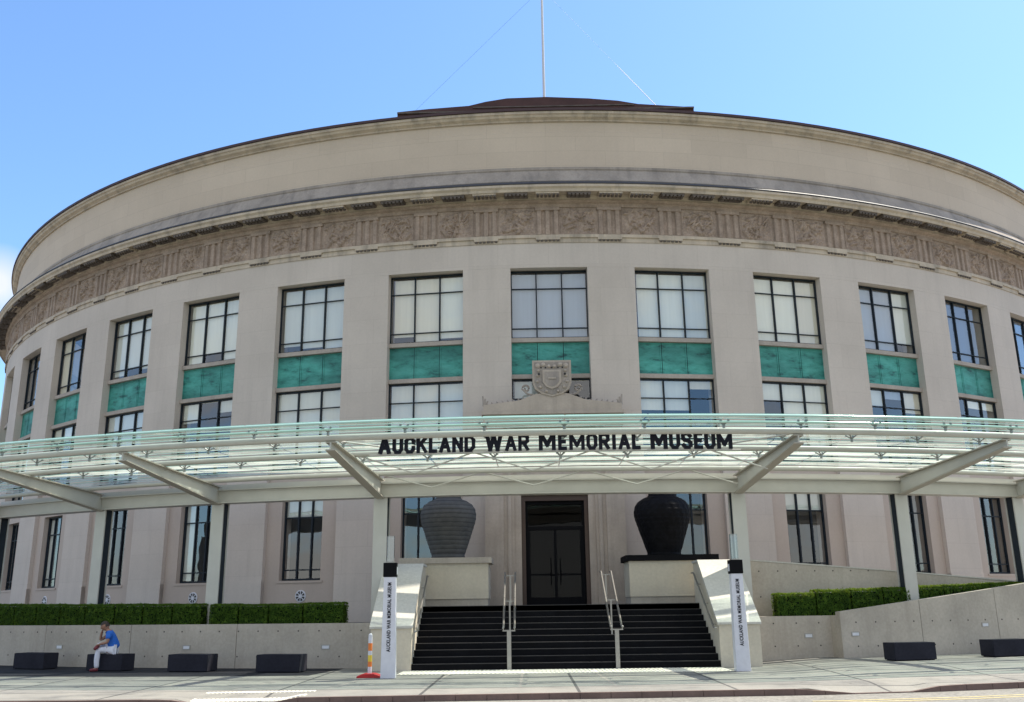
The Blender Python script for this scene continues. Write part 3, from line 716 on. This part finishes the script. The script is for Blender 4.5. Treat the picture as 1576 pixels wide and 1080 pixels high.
# handrails
def rail_pts(x, e=.95): return [(x, -7.0, e+.12), (x, -6.7, e+.13), (x, -4.0, 1.65+e), (x, -3.7, 1.65+e)]
for X, lab in ((-1.5, 'double steel handrail on the steps left of the door'), (1.38, 'double steel handrail on the steps right of the door')):
    h = thing('handrail', lab, 'handrail', Matrix.Translation((X, -6.75, 0)), 'handrails down the middle of the steps')
    for s in (-1, 1): mb = MB(); mb.tube(rail_pts(X+s*.15), .028, 8); mb.build('rail', ['rail'], h, smooth=True)
    for y, zb, zt, pw in ((-6.85, 0, .98, .055), (-5.35, .66, 1.75, .022), (-3.85, 1.65, 2.5, .022)):
        mb = MB(); mb.box(X-pw, X+pw, y-.025, y+.025, zb, zt); mb.box(X-.17, X+.17, y-.02, y+.02, zt, zt+.03)
        for s in (-1, 1): mb.box(X+s*.15-.012, X+s*.15+.012, y-.012, y+.012, zt+.03, zt+.13)
        mb.build('post', ['rail'], h)
for s, lab in ((-1, 'steel handrail along the left side wall of the steps'), (1, 'steel handrail along the right side wall of the steps')):
    h = thing('wall_handrail', lab, 'handrail', Matrix.Translation((s*4.0, -6.75, 0)), 'handrails along the side walls')
    mb = MB(); mb.tube(rail_pts(s*4.0, .88), .026, 8); mb.build('rail', ['rail'], h, smooth=True)
    for y in (-6.4, -5.4, -4.4):
        z = .88+.13+(y+6.7)*.55; mb = MB(); mb.tube([(s*4.0, y, z), (s*4.0, y, z-.09), (s*4.125, y, z-.09)], .014, 6); mb.build('rail_bracket', ['rail'], h)
# pedestals and urns
for s, lab, slab in ((-1, 'pale concrete plinth with grey slab under the grey urn', 'conc'), (1, 'pale concrete plinth with black slab under the black urn', 'basalt')):
    pd = thing('plinth', lab, 'plinth', Matrix.Translation((s*3.5, -2.1, 1.65)), 'plinths beside the door')
    xa, xb = sorted((s*2.2, s*4.9))
    mb = MB(); mb.box(xa+.02, xb-.02, -2.86, -1.3, 1.653, 1.86); mb.build('base', ['conc'], pd)
    mb = MB(); mb.box(xa, xb, -2.9, -1.3, 1.863, 2.94); mb.build('block', ['conc_pale'], pd)
    mb = MB(); mb.box(xa-.1, xb+.1, -3.0, -1.25, 2.943, 3.12); mb.build('slab', [slab], pd)
prof = [(.52, 3.123), (.54, 3.16), (.53, 3.22), (.60, 3.42), (.70, 3.72), (.80, 4.03), (.88, 4.28), (.91, 4.45), (.905, 4.58), (.86, 4.73), (.76, 4.86), (.60, 4.96), (.46, 5.01), (.41, 5.08), (.41, 5.32), (.46, 5.42), (.44, 5.45), (.36, 5.42)]
def fine(pr, n=5):
    o = []
    for (a, b2), (c, d) in zip(pr, pr[1:]): o += [(a+(c-a)*k/n, b2+(d-b2)*k/n) for k in range(n)]
    return o+[pr[-1]]
mb = MB(); mb.lathe(fine(prof), 72, -3.53, -2.1, lambda a, z: 1+.008*math.sin(z*42)+.004*math.sin(a*36)*math.sin(z*42))
tag(mb.build('urn', ['urn_l'], smooth=True), 'large grey urn with rows of scales on the left plinth', 'urn', 'urns beside the door')
mb = MB(); mb.lathe(fine(prof), 72, 3.43, -2.1, lambda a, z: 1+.014*(((z*7) % 1)-.5)+.008*math.sin(a*24+math.floor(z*7)*1.6))
tag(mb.build('urn', ['urn_r']), 'large black urn with rough scales on the right plinth', 'urn', 'urns beside the door')
# tactile strip at the foot of the steps
mb = MB(); mb.box(-4.3, 4.1, -8.3, -7.0, .002, .008)
for k in range(76): mb.box(-4.27+k*.11, -4.215+k*.11, -8.27, -7.03, .0075, .018)
tag(mb.build('tactile_paving', ['tactile']), 'pale ribbed tactile strip at the foot of the black steps', 'tactile paving')
mb = MB()
for yo, d in ((1.25, .2), (.35, .28)):
    for k in range(26):
        x = -7.55+k*.085; q = [(x, kerb_y(x)+yo), (x+.06, kerb_y(x)+yo), (x+.06, kerb_y(x)+yo+d), (x, kerb_y(x)+yo+d)]
        mb.hexa([(u, v_, gz(u, v_)-.01) for u, v_ in q]+[(u, v_, gz(u, v_)+.014) for u, v_ in q])
tag(mb.build('tactile_paving', ['tactile']), 'two pale tactile strips on the dropped kerb at lower left', 'tactile paving')

# ---------------------------------------------------------------- retaining walls
def holes(mb, i0, i1, rho, zs, step=.115):
    n = int((i1-i0)/step)
    for k in range(n+1):
        for z in zs:
            i = i0+k*step; a = P(i, rho-.02, z); b2 = P(i, rho+.003, z); mb.tube([a, b2], .022, 8)
lw = thing('retaining_wall', 'long low grey concrete wall with hedge on top behind the left benches', 'wall', Matrix.Translation(P(-2.6, 5.85, 0)))
mb = MB(); ii = [-4.6, -3.72, -3.05, -2.42, -1.75, -.955]
for a, b2 in zip(ii, ii[1:]): mb.pbox(a+.0015, b2-.0015, 5.56, 5.85, -.2, 1.22)
mb.mi = 1; holes(mb, -4.5, -1.02, 5.85, (1.02, .32))
mb.build('wall', ['conc', 'hole'], lw)
mb = MB(); mb.box(-.13, .13, -.012, .05, -.065, .065); mb.mi = 1; mb.box(-.10, .10, -.016, -.01, -.045, .035)
sl_me = mb.mesh('step_light', ['rail', 'white'])
for i in (-2.93, -2.05, -1.24): put('step_light', sl_me, lw, PM(i, 5.85, .58))
rw = thing('ramp_wall', 'concrete ramp wall rising to the right with tie holes behind the right benches', 'wall', Matrix.Translation(P(1.5, 5.75, 0)))
mb = MB(); ii = [1.47, 1.95, 2.45, 3.0, 3.6, 4.4]
def rtop(i): return 1.25+.119*(P(i, 5.75, 0).x-7.1)
for a, b2 in zip(ii, ii[1:]):
    n = 5
    for k in range(n):
        u, v_ = a+(b2-a)*k/n+(.0015 if k == 0 else 0), a+(b2-a)*(k+1)/n-(.0015 if k == n-1 else 0)
        mb.hexa([P(u, 5.75, -.2), P(v_, 5.75, -.2), P(v_, 5.5, -.2), P(u, 5.5, -.2), P(u, 5.75, rtop(u)), P(v_, 5.75, rtop(v_)), P(v_, 5.5, rtop(v_)), P(u, 5.5, rtop(u))])
mb.pbox(1.06, 1.47, 4.95, 5.2, -.2, 1.25); mb.pbox(1.47, 1.52, 4.95, 5.5, -.2, 1.25)
mb.mi = 1; holes(mb, 1.56, 4.3, 5.75, (.40, 1.06)); holes(mb, 1.14, 1.44, 5.2, (1.05, .42), .13)
mb.build('wall', ['conc', 'hole'], rw)
for i, r, z in ((1.335, 5.2, .70), (1.55, 5.75, .74), (2.36, 5.75, .92)): put('step_light', sl_me, rw, PM(i, r, z))
bw = thing('upper_ramp_wall', 'upper concrete ramp wall sloping down to the right behind the right hedge', 'wall', Matrix.Translation(P(1.2, 4.3, 0)))
mb = MB(); mb2 = MB()
def btop(i): return 2.87-.0735*(P(i, 4.3, 0).x-5.6)
ii = [1.06+.1*k for k in range(35)]
for u, v_ in zip(ii, ii[1:]):
    mb.hexa([P(u, 4.3, -.2), P(v_, 4.3, -.2), P(v_, 4.05, -.2), P(u, 4.05, -.2), P(u, 4.3, btop(u)), P(v_, 4.3, btop(v_)), P(v_, 4.05, btop(v_)), P(u, 4.05, btop(u))])
    mb2.hexa([P(u, 4.32, btop(u)+.002), P(v_, 4.32, btop(v_)+.002), P(v_, 4.03, btop(v_)+.002), P(u, 4.03, btop(u)+.002), P(u, 4.32, btop(u)+.04), P(v_, 4.32, btop(v_)+.04), P(v_, 4.03, btop(v_)+.04), P(u, 4.03, btop(u)+.04)])
mb.mi = 1; holes(mb, 1.15, 1.9, 4.3, (2.55, 1.8)); mb.build('wall', ['conc', 'hole'], bw); mb2.build('coping', ['cap'], bw)

# ---------------------------------------------------------------- hedges
def hedge_mesh(seed):
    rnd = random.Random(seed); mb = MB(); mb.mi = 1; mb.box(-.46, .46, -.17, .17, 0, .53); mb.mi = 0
    for k in range(5200):
        f = rnd.random(); u, v_ = rnd.uniform(-.5, .5), rnd.random()
        dp = abs(rnd.gauss(0, .018))
        if f < .42: p = Vector((u, -.225+dp, v_*.6)); n = Vector((0, -1, 0))
        elif f < .50: p = Vector((u, .225-dp, v_*.6)); n = Vector((0, 1, 0))
        elif f < .78: p = Vector((u, rnd.uniform(-.225, .225), .6-dp)); n = Vector((0, 0, 1))
        else:
            s = rnd.choice((-1, 1)); p = Vector((s*(.5-dp), rnd.uniform(-.225, .225), v_*.6)); n = Vector((s, 0, 0))
        q_ = max(0, p.z-.49); e_ = max(0, abs(p.y)-.12)      # rounded shoulder
        if q_ > 0 and e_ > 0:
            L_ = math.hypot(q_, e_)
            if L_ > .105: p.z = .49+q_*.105/L_; p.y = math.copysign(.12+e_*.105/L_, p.y); n = (n+Vector((0, math.copysign(e_/L_, p.y), q_/L_))).normalized()
        if rnd.random() < .02: p += n*rnd.uniform(.01, .035)
        p += Vector((0, 0, .012*noise.noise(p*5+Vector((seed, 0, 0)))))+n*.014*noise.noise(p*7)
        n = (n*1.0+Vector((rnd.gauss(0, .6), rnd.gauss(0, .6), rnd.gauss(0, .6)))).normalized()
        a = n.orthogonal().normalized(); a = (Matrix.Rotation(rnd.uniform(0, 6.28), 3, n) @ a); b2 = n.cross(a)
        L, w_ = rnd.uniform(.016, .028), rnd.uniform(.009, .015)
        q = [mb.v(p+a*L), mb.v(p+b2*w_), mb.v(p-a*L), mb.v(p-b2*w_)]; mb.face(q)
    return mb.mesh('hedge', ['foliage', 'twig'])
hm = [hedge_mesh(k) for k in range(3)]
def hedge(i0, i1, rho, z0, zt, k, label, grp, dy=1.0):
    i = (i0+i1)/2; wdt = (i1-i0)*DA*(R+rho)
    o = put('hedge', hm[k % 3], None, PM(i, rho, z0) @ Matrix.Diagonal((wdt*.985, dy, (zt-z0)/.6, 1))); o.rotation_mode = 'XYZ'
    tag(o, label, 'hedge', grp)
LH = [-4.05, -3.83, -3.61, -3.415, -3.22, -3.02, -2.82, -2.60, -2.40, -2.20, -2.01]
ORD = ['first', 'second', 'third', 'fourth', 'fifth', 'sixth', 'seventh', 'eighth', 'ninth', 'tenth', 'eleventh']
for k, (a, b2) in enumerate(zip(LH, LH[1:])):
    zt = 1.91-.011*k
    hedge(a+.004, b2-.004, 5.33, 1.163, zt+random.uniform(-.012, .012), k, 'clipped hedge block on the left wall, %s to the left of the hedge gap' % ORD[9-k], 'hedge blocks on the left wall')
LH2 = [-1.965, -1.78, -1.60, -1.40, -1.165]
for k, (a, b2) in enumerate(zip(LH2, LH2[1:])):
    lab = 'clipped hedge block on the left wall, %s to the right of the hedge gap' % ORD[k] if k < 3 else 'wider clipped hedge block ending the left hedge row nearest the stairs'
    hedge(a+.004, b2-.004, 5.33, 1.163, 1.79+random.uniform(-.012, .012), k+1, lab, 'hedge blocks on the left wall')
RH = [1.17, 1.40, 1.61, 1.81, 1.985, 2.03, 2.21, 2.41, 2.54, 2.70, 2.9, 3.1]
for k, (a, b2) in enumerate(zip(RH, RH[1:])):
    if k == 4: continue
    lab = 'sunlit hedge block behind the rising ramp wall, %s from the stairs' % ORD[k-(k > 4)]
    hedge(a+.004, b2-.004, 4.95, 1.163, (1.90 if k == 0 else 1.985+.022*(k-1)), k, lab, 'hedge blocks behind the ramp wall')

# ---------------------------------------------------------------- benches
def bench(i, rho, lab, k, z=0):
    mt = PM(i, rho, z); b_ = thing('bench', lab, 'bench', mt, 'charcoal concrete block benches')
    b_me = MB(); b_me.box(-.62, .62, 0, .52, .02, .46)
    put('block', b_me.bevel(.012, 2).mesh('block', ['bench']), b_, mt)
    f = MB(); f.box(-.57, .57, .04, .48, -.05, .02); put('foot', f.mesh('foot', ['black']), b_, mt)
bench(-2.872, 7.2, 'charcoal block bench at the far left, empty', 0)
bench(-2.325, 7.45, 'charcoal block bench with the seated person on it', 1)
bench(-1.84, 7.47, 'empty charcoal block bench just right of the seated person', 2)
bench(-1.355, 7.6, 'empty charcoal block bench nearest the left of the stairs', 3)
bench(1.648, 7.7, 'charcoal block bench with sunlit top in front of the ramp wall', 4, gz(9.1, -6.4))
bench(2.215, 7.5, 'charcoal block bench cut by the right edge of the photo', 5, gz(11.9, -5.4))

# ---------------------------------------------------------------- totems
tm = text_mesh('AUCKLAND WAR MEMORIAL MUSEUM', .125, .003, 'letter', .004, 1.0, 1.12)
wbb = max(v.co.x for v in tm.vertices)-min(v.co.x for v in tm.vertices)
tm.transform(Matrix.Diagonal((1.62/wbb, 1, 1, 1)))
for X, Y, lab in ((-4.36, -9.3, 'white marker post with vertical lettering left of the steps'), (4.33, -8.35, 'white marker post with vertical lettering right of the steps')):
    mt = Matrix.Translation((X, Y, 0)) @ Matrix.Rotation(.06 if X < 0 else .0, 4, 'Z')
    t_ = thing('marker_post', lab, 'marker post', mt, 'white lettered marker posts')
    mb = MB(); mb.hexa([(-.18, -.15, 0), (.18, -.15, 0), (.18, .15, 0), (-.18, .15, 0), (-.145, -.13, 2.36), (.145, -.13, 2.36), (.145, .13, 2.36), (-.145, .13, 2.36)])
    put('post', mb.bevel(.008).mesh('post', ['white']), t_, mt)
    mb = MB(); mb.box(-.165, .165, -.15, .15, 2.362, 2.70); put('cap_box', mb.bevel(.008).mesh('cap_box', ['black']), t_, mt)
    mb = MB(); s = 1 if X < 0 else -1; mb.box(*sorted((s*.165, s*.17)), -.09, .09, 2.42, 2.6); put('panel', mb.mesh('panel', ['white']), t_, mt)
    mb = MB(); mb.box(-.085, .085, -.085, .085, 2.702, 3.35); put('lamp_glass', mb.mesh('lamp_glass', ['lamp_glass']), t_, mt)
    mb = MB(); mb.box(-.10, .10, -.10, .10, 2.701, 2.73); put('lamp_base', mb.mesh('lamp_base', ['rail']), t_, mt)
    # lettering follows the slightly tapering front face, reading upwards
    th = math.atan2(.02, 2.36)
    put('lettering', tm, t_, mt @ Matrix.Translation((.04, -.1545+.02*1.35/2.36+.002, 1.42)) @ Matrix.Rotation(math.pi/2-th, 4, 'X') @ Matrix.Rotation(math.pi/2, 4, 'Z'))
# striped delineator post on a red foot
M['orange'] = plain('orange_band', (.75, .20, .03), .5); M['yellowband'] = plain('yellow_band', (.75, .55, .05), .5); M['red'] = plain('red_rubber', (.42, .012, .015), .6)
mt = Matrix.Translation((-4.86, -9.0, 0)); cn = thing('marker_bollard', 'slim orange and white striped marker post on a red foot', 'bollard', mt)
mb = MB(); mb.prism([(-.30, 0), (.30, 0), (.27, .05), (.12, .10), (-.12, .10), (-.27, .05)], -.2, .2); put('foot', mb.bevel(.01).mesh('foot', ['red']), cn, mt)
for z0, z1, mm in ((.10, .25, 'white'), (.25, .37, 'orange'), (.37, .52, 'yellowband'), (.52, .62, 'white'), (.62, .80, 'orange'), (.80, .90, 'white')):
    mb = MB(); mb.tube([(0, 0, z0), (0, 0, z1)], .05, 14); put('band', mb.mesh('band', [mm]), cn, mt)
mb = MB(); mb.tube([(0, 0, .9), (0, 0, 1.0), (0, 0, 1.03)], [.05, .045, .02], 14); put('cap', mb.mesh('cap', ['white']), cn, mt)

# ---------------------------------------------------------------- seated person
M['skin'] = plain('skin', (.30, .155, .10), .55); M['shirt'] = plain('blue_shirt', (.015, .12, .50), .8, 0, .15, 14)
M['trousers'] = plain('white_trousers', (.66, .66, .72), .85, 0, .08, 10); M['shoe'] = plain('dark_red_shoe', (.14, .012, .02), .5); M['hair'] = plain('dark_hair', (.03, .02, .015), .7)
def skin_mesh(name, chains, mats, sub=2):
    """chains of (point, radius) -> one smooth skinned mesh"""
    me = bpy.data.meshes.new(name); vs = []; es = []; rad = []; idx = {}
    def vid(p, r):
        k = tuple(round(c, 4) for c in p)
        if k not in idx: idx[k] = len(vs); vs.append(k); rad.append(r)
        return idx[k]
    for ch in chains:
        ids = [vid(p, r) for p, r in ch]; es += list(zip(ids, ids[1:]))
    me.from_pydata(vs, es, []); o = bpy.data.objects.new(name, me); S.collection.objects.link(o)
    mo = o.modifiers.new('skin', 'SKIN'); ss = o.modifiers.new('sub', 'SUBSURF'); ss.levels = sub; ss.render_levels = sub
    for k, sv in enumerate(me.skin_vertices[0].data): sv.radius = rad[k] if isinstance(rad[k], tuple) else (rad[k], rad[k]); sv.use_root = (k == 0)
    dg = bpy.context.evaluated_depsgraph_get(); nm = bpy.data.meshes.new_from_object(o.evaluated_get(dg)); bpy.data.objects.remove(o)
    nm.materials.clear(); nm.materials.append(M[mats])
    for f in nm.polygons: f.use_smooth = True
    nm.name = name; return nm
pm = PM(-2.325, 7.36, 0) @ Matrix.Translation((.20, .10, 0)) @ Matrix.Rotation(math.radians(-58), 4, 'Z')
per = thing('person', 'person in blue shirt and white trousers sitting cross-legged on a bench, leaning forward', 'person', pm)
# local frame: faces -y, +x is the person's left... seat height .46
hip = (0, 0, .56); chest = (0, -.17, .93); neck = (0, -.25, 1.10)
body = [[(hip, .13), ((0, -.07, .72), .13), (chest, .14), (neck, .07), ((0, -.30, 1.15), .066)],
        [(chest, .14), ((-.18, -.18, 1.02), .06), ((-.16, -.46, .84), .045), ((-.06, -.43, 1.02), .034), ((-.05, -.42, 1.06), .032)],
        [(chest, .14), ((.18, -.18, 1.02), .06), ((.25, -.20, .78), .046), ((.20, -.40, .74), .035), ((.18, -.45, .73), .032)],
        [(hip, .13), ((.10, -.06, .56), .10), ((.11, -.44, .58), .07), ((.12, -.46, .30), .055), ((.12, -.44, .09), .042), ((.12, -.55, .05), .035)],
        [(hip, .13), ((-.10, -.06, .57), .10), ((-.26, -.38, .68), .07), ((-.03, -.45, .70), .052), ((.12, -.46, .68), .042), ((.20, -.50, .65), .035)]]
for (hx, hy, hz), dr in (((-.05, -.42, 1.06), (.1, .35, .9)), ((.18, -.45, .73), (-.3, -.7, -.5))):
    base = Vector((hx, hy, hz)); d_ = Vector(dr).normalized(); sd = d_.cross(Vector((0, 0, 1))).normalized()
    for q, Lf in zip((-1.5, -.5, .5, 1.5), (.062, .075, .07, .055)):
        a = base+d_*.05+sd*q*.017; body.append([((hx, hy, hz), .03), (tuple(a), .011), (tuple(a+d_*Lf*.6+Vector((0, 0, -.01))), .009), (tuple(a+d_*Lf+Vector((0, 0, -.03))), .008)])
    a = base+d_*.015+sd*.035; body.append([((hx, hy, hz), .03), (tuple(a), .011), (tuple(a+d_*.04+sd*.015), .009)])
bme = skin_mesh('body', body, 'skin')
# head with face, on its own mesh joined in the body skin colour
mb = MB(); hc = Vector((0, -.34, 1.225))
bmesh.ops.create_icosphere(mb.bm, subdivisions=4, radius=1)
for v in mb.bm.verts:
    p = v.co.copy(); x, y, z = p.x*.078, p.y*.098, p.z*.118
    if z < 0: x *= 1+z*2.2; y *= 1+z*.8
    if y < 0:
        nzv = math.exp(-((x/.016)**2+((z+.012)/.026)**2)); y -= .026*nzv
        for s in (-1, 1): y += .012*math.exp(-(((x-s*.03)/.014)**2+((z-.018)/.012)**2))
        y += .006*math.exp(-((x/.025)**2+((z+.055)/.006)**2)); y -= .006*math.exp(-((x/.022)**2+((z+.045)/.007)**2))
    for s in (-1, 1):
        e = math.exp(-(((y-.005)/.02)**2+((z-.0)/.028)**2)) if x*s > .05 else 0; x += s*.014*e
    v.co = (x, y, z)
hm_ = pm @ Matrix.Translation(hc) @ Matrix.Rotation(math.radians(24), 4, 'X') @ Matrix.Scale(1.12, 4)
hme = mb.mesh('head', ['skin'], True); hme.transform(pm.inverted() @ hm_)
jb = bmesh.new(); jb.from_mesh(bme); jb.from_mesh(hme); jb.to_mesh(bme); jb.free()
for f in bme.polygons: f.use_smooth = True
put('body', bme, per, pm)
mb = MB(); bmesh.ops.create_icosphere(mb.bm, subdivisions=4, radius=1)
for v in list(mb.bm.verts):
    if v.co.z < .28 and v.co.y < .15 or v.co.z < -.35: mb.bm.verts.remove(v)
    else: k = 1+.04*noise.noise(v.co*6); v.co = (v.co.x*.086*k, v.co.y*.106*k+.004, v.co.z*.126*k)
put('hair', mb.mesh('hair', ['hair'], True), per, hm_)
put('shirt', skin_mesh('shirt', [[((0, .01, .58), .165), ((0, -.07, .72), .17), ((0, -.17, .93), .18), ((0, -.235, 1.06), .085)],
    [((0, -.17, .93), .18), ((-.18, -.18, 1.02), .09), ((-.19, -.33, .93), .07)], [((0, -.17, .93), .18), ((.18, -.18, 1.02), .09), ((.235, -.20, .86), .07)]], 'shirt'), per, pm)
put('trousers', skin_mesh('trousers', [[((0, 0, .56), .155), ((.10, -.06, .565), .12), ((.11, -.44, .59), .09), ((.12, -.46, .30), .078), ((.12, -.44, .08), .068)],
    [((0, 0, .56), .155), ((-.10, -.06, .575), .12), ((-.26, -.38, .69), .09), ((-.03, -.45, .71), .072), ((.08, -.455, .70), .062)]], 'trousers'), per, pm)
put('shoe', skin_mesh('shoe', [[((.12, -.39, .055), .052), ((.12, -.50, .05), .05), ((.12, -.63, .04), .04)]], 'shoe'), per, pm)
put('shoe', skin_mesh('shoe', [[((.11, -.45, .69), .056), ((.18, -.48, .655), .056), ((.25, -.53, .60), .046)]], 'shoe'), per, pm)
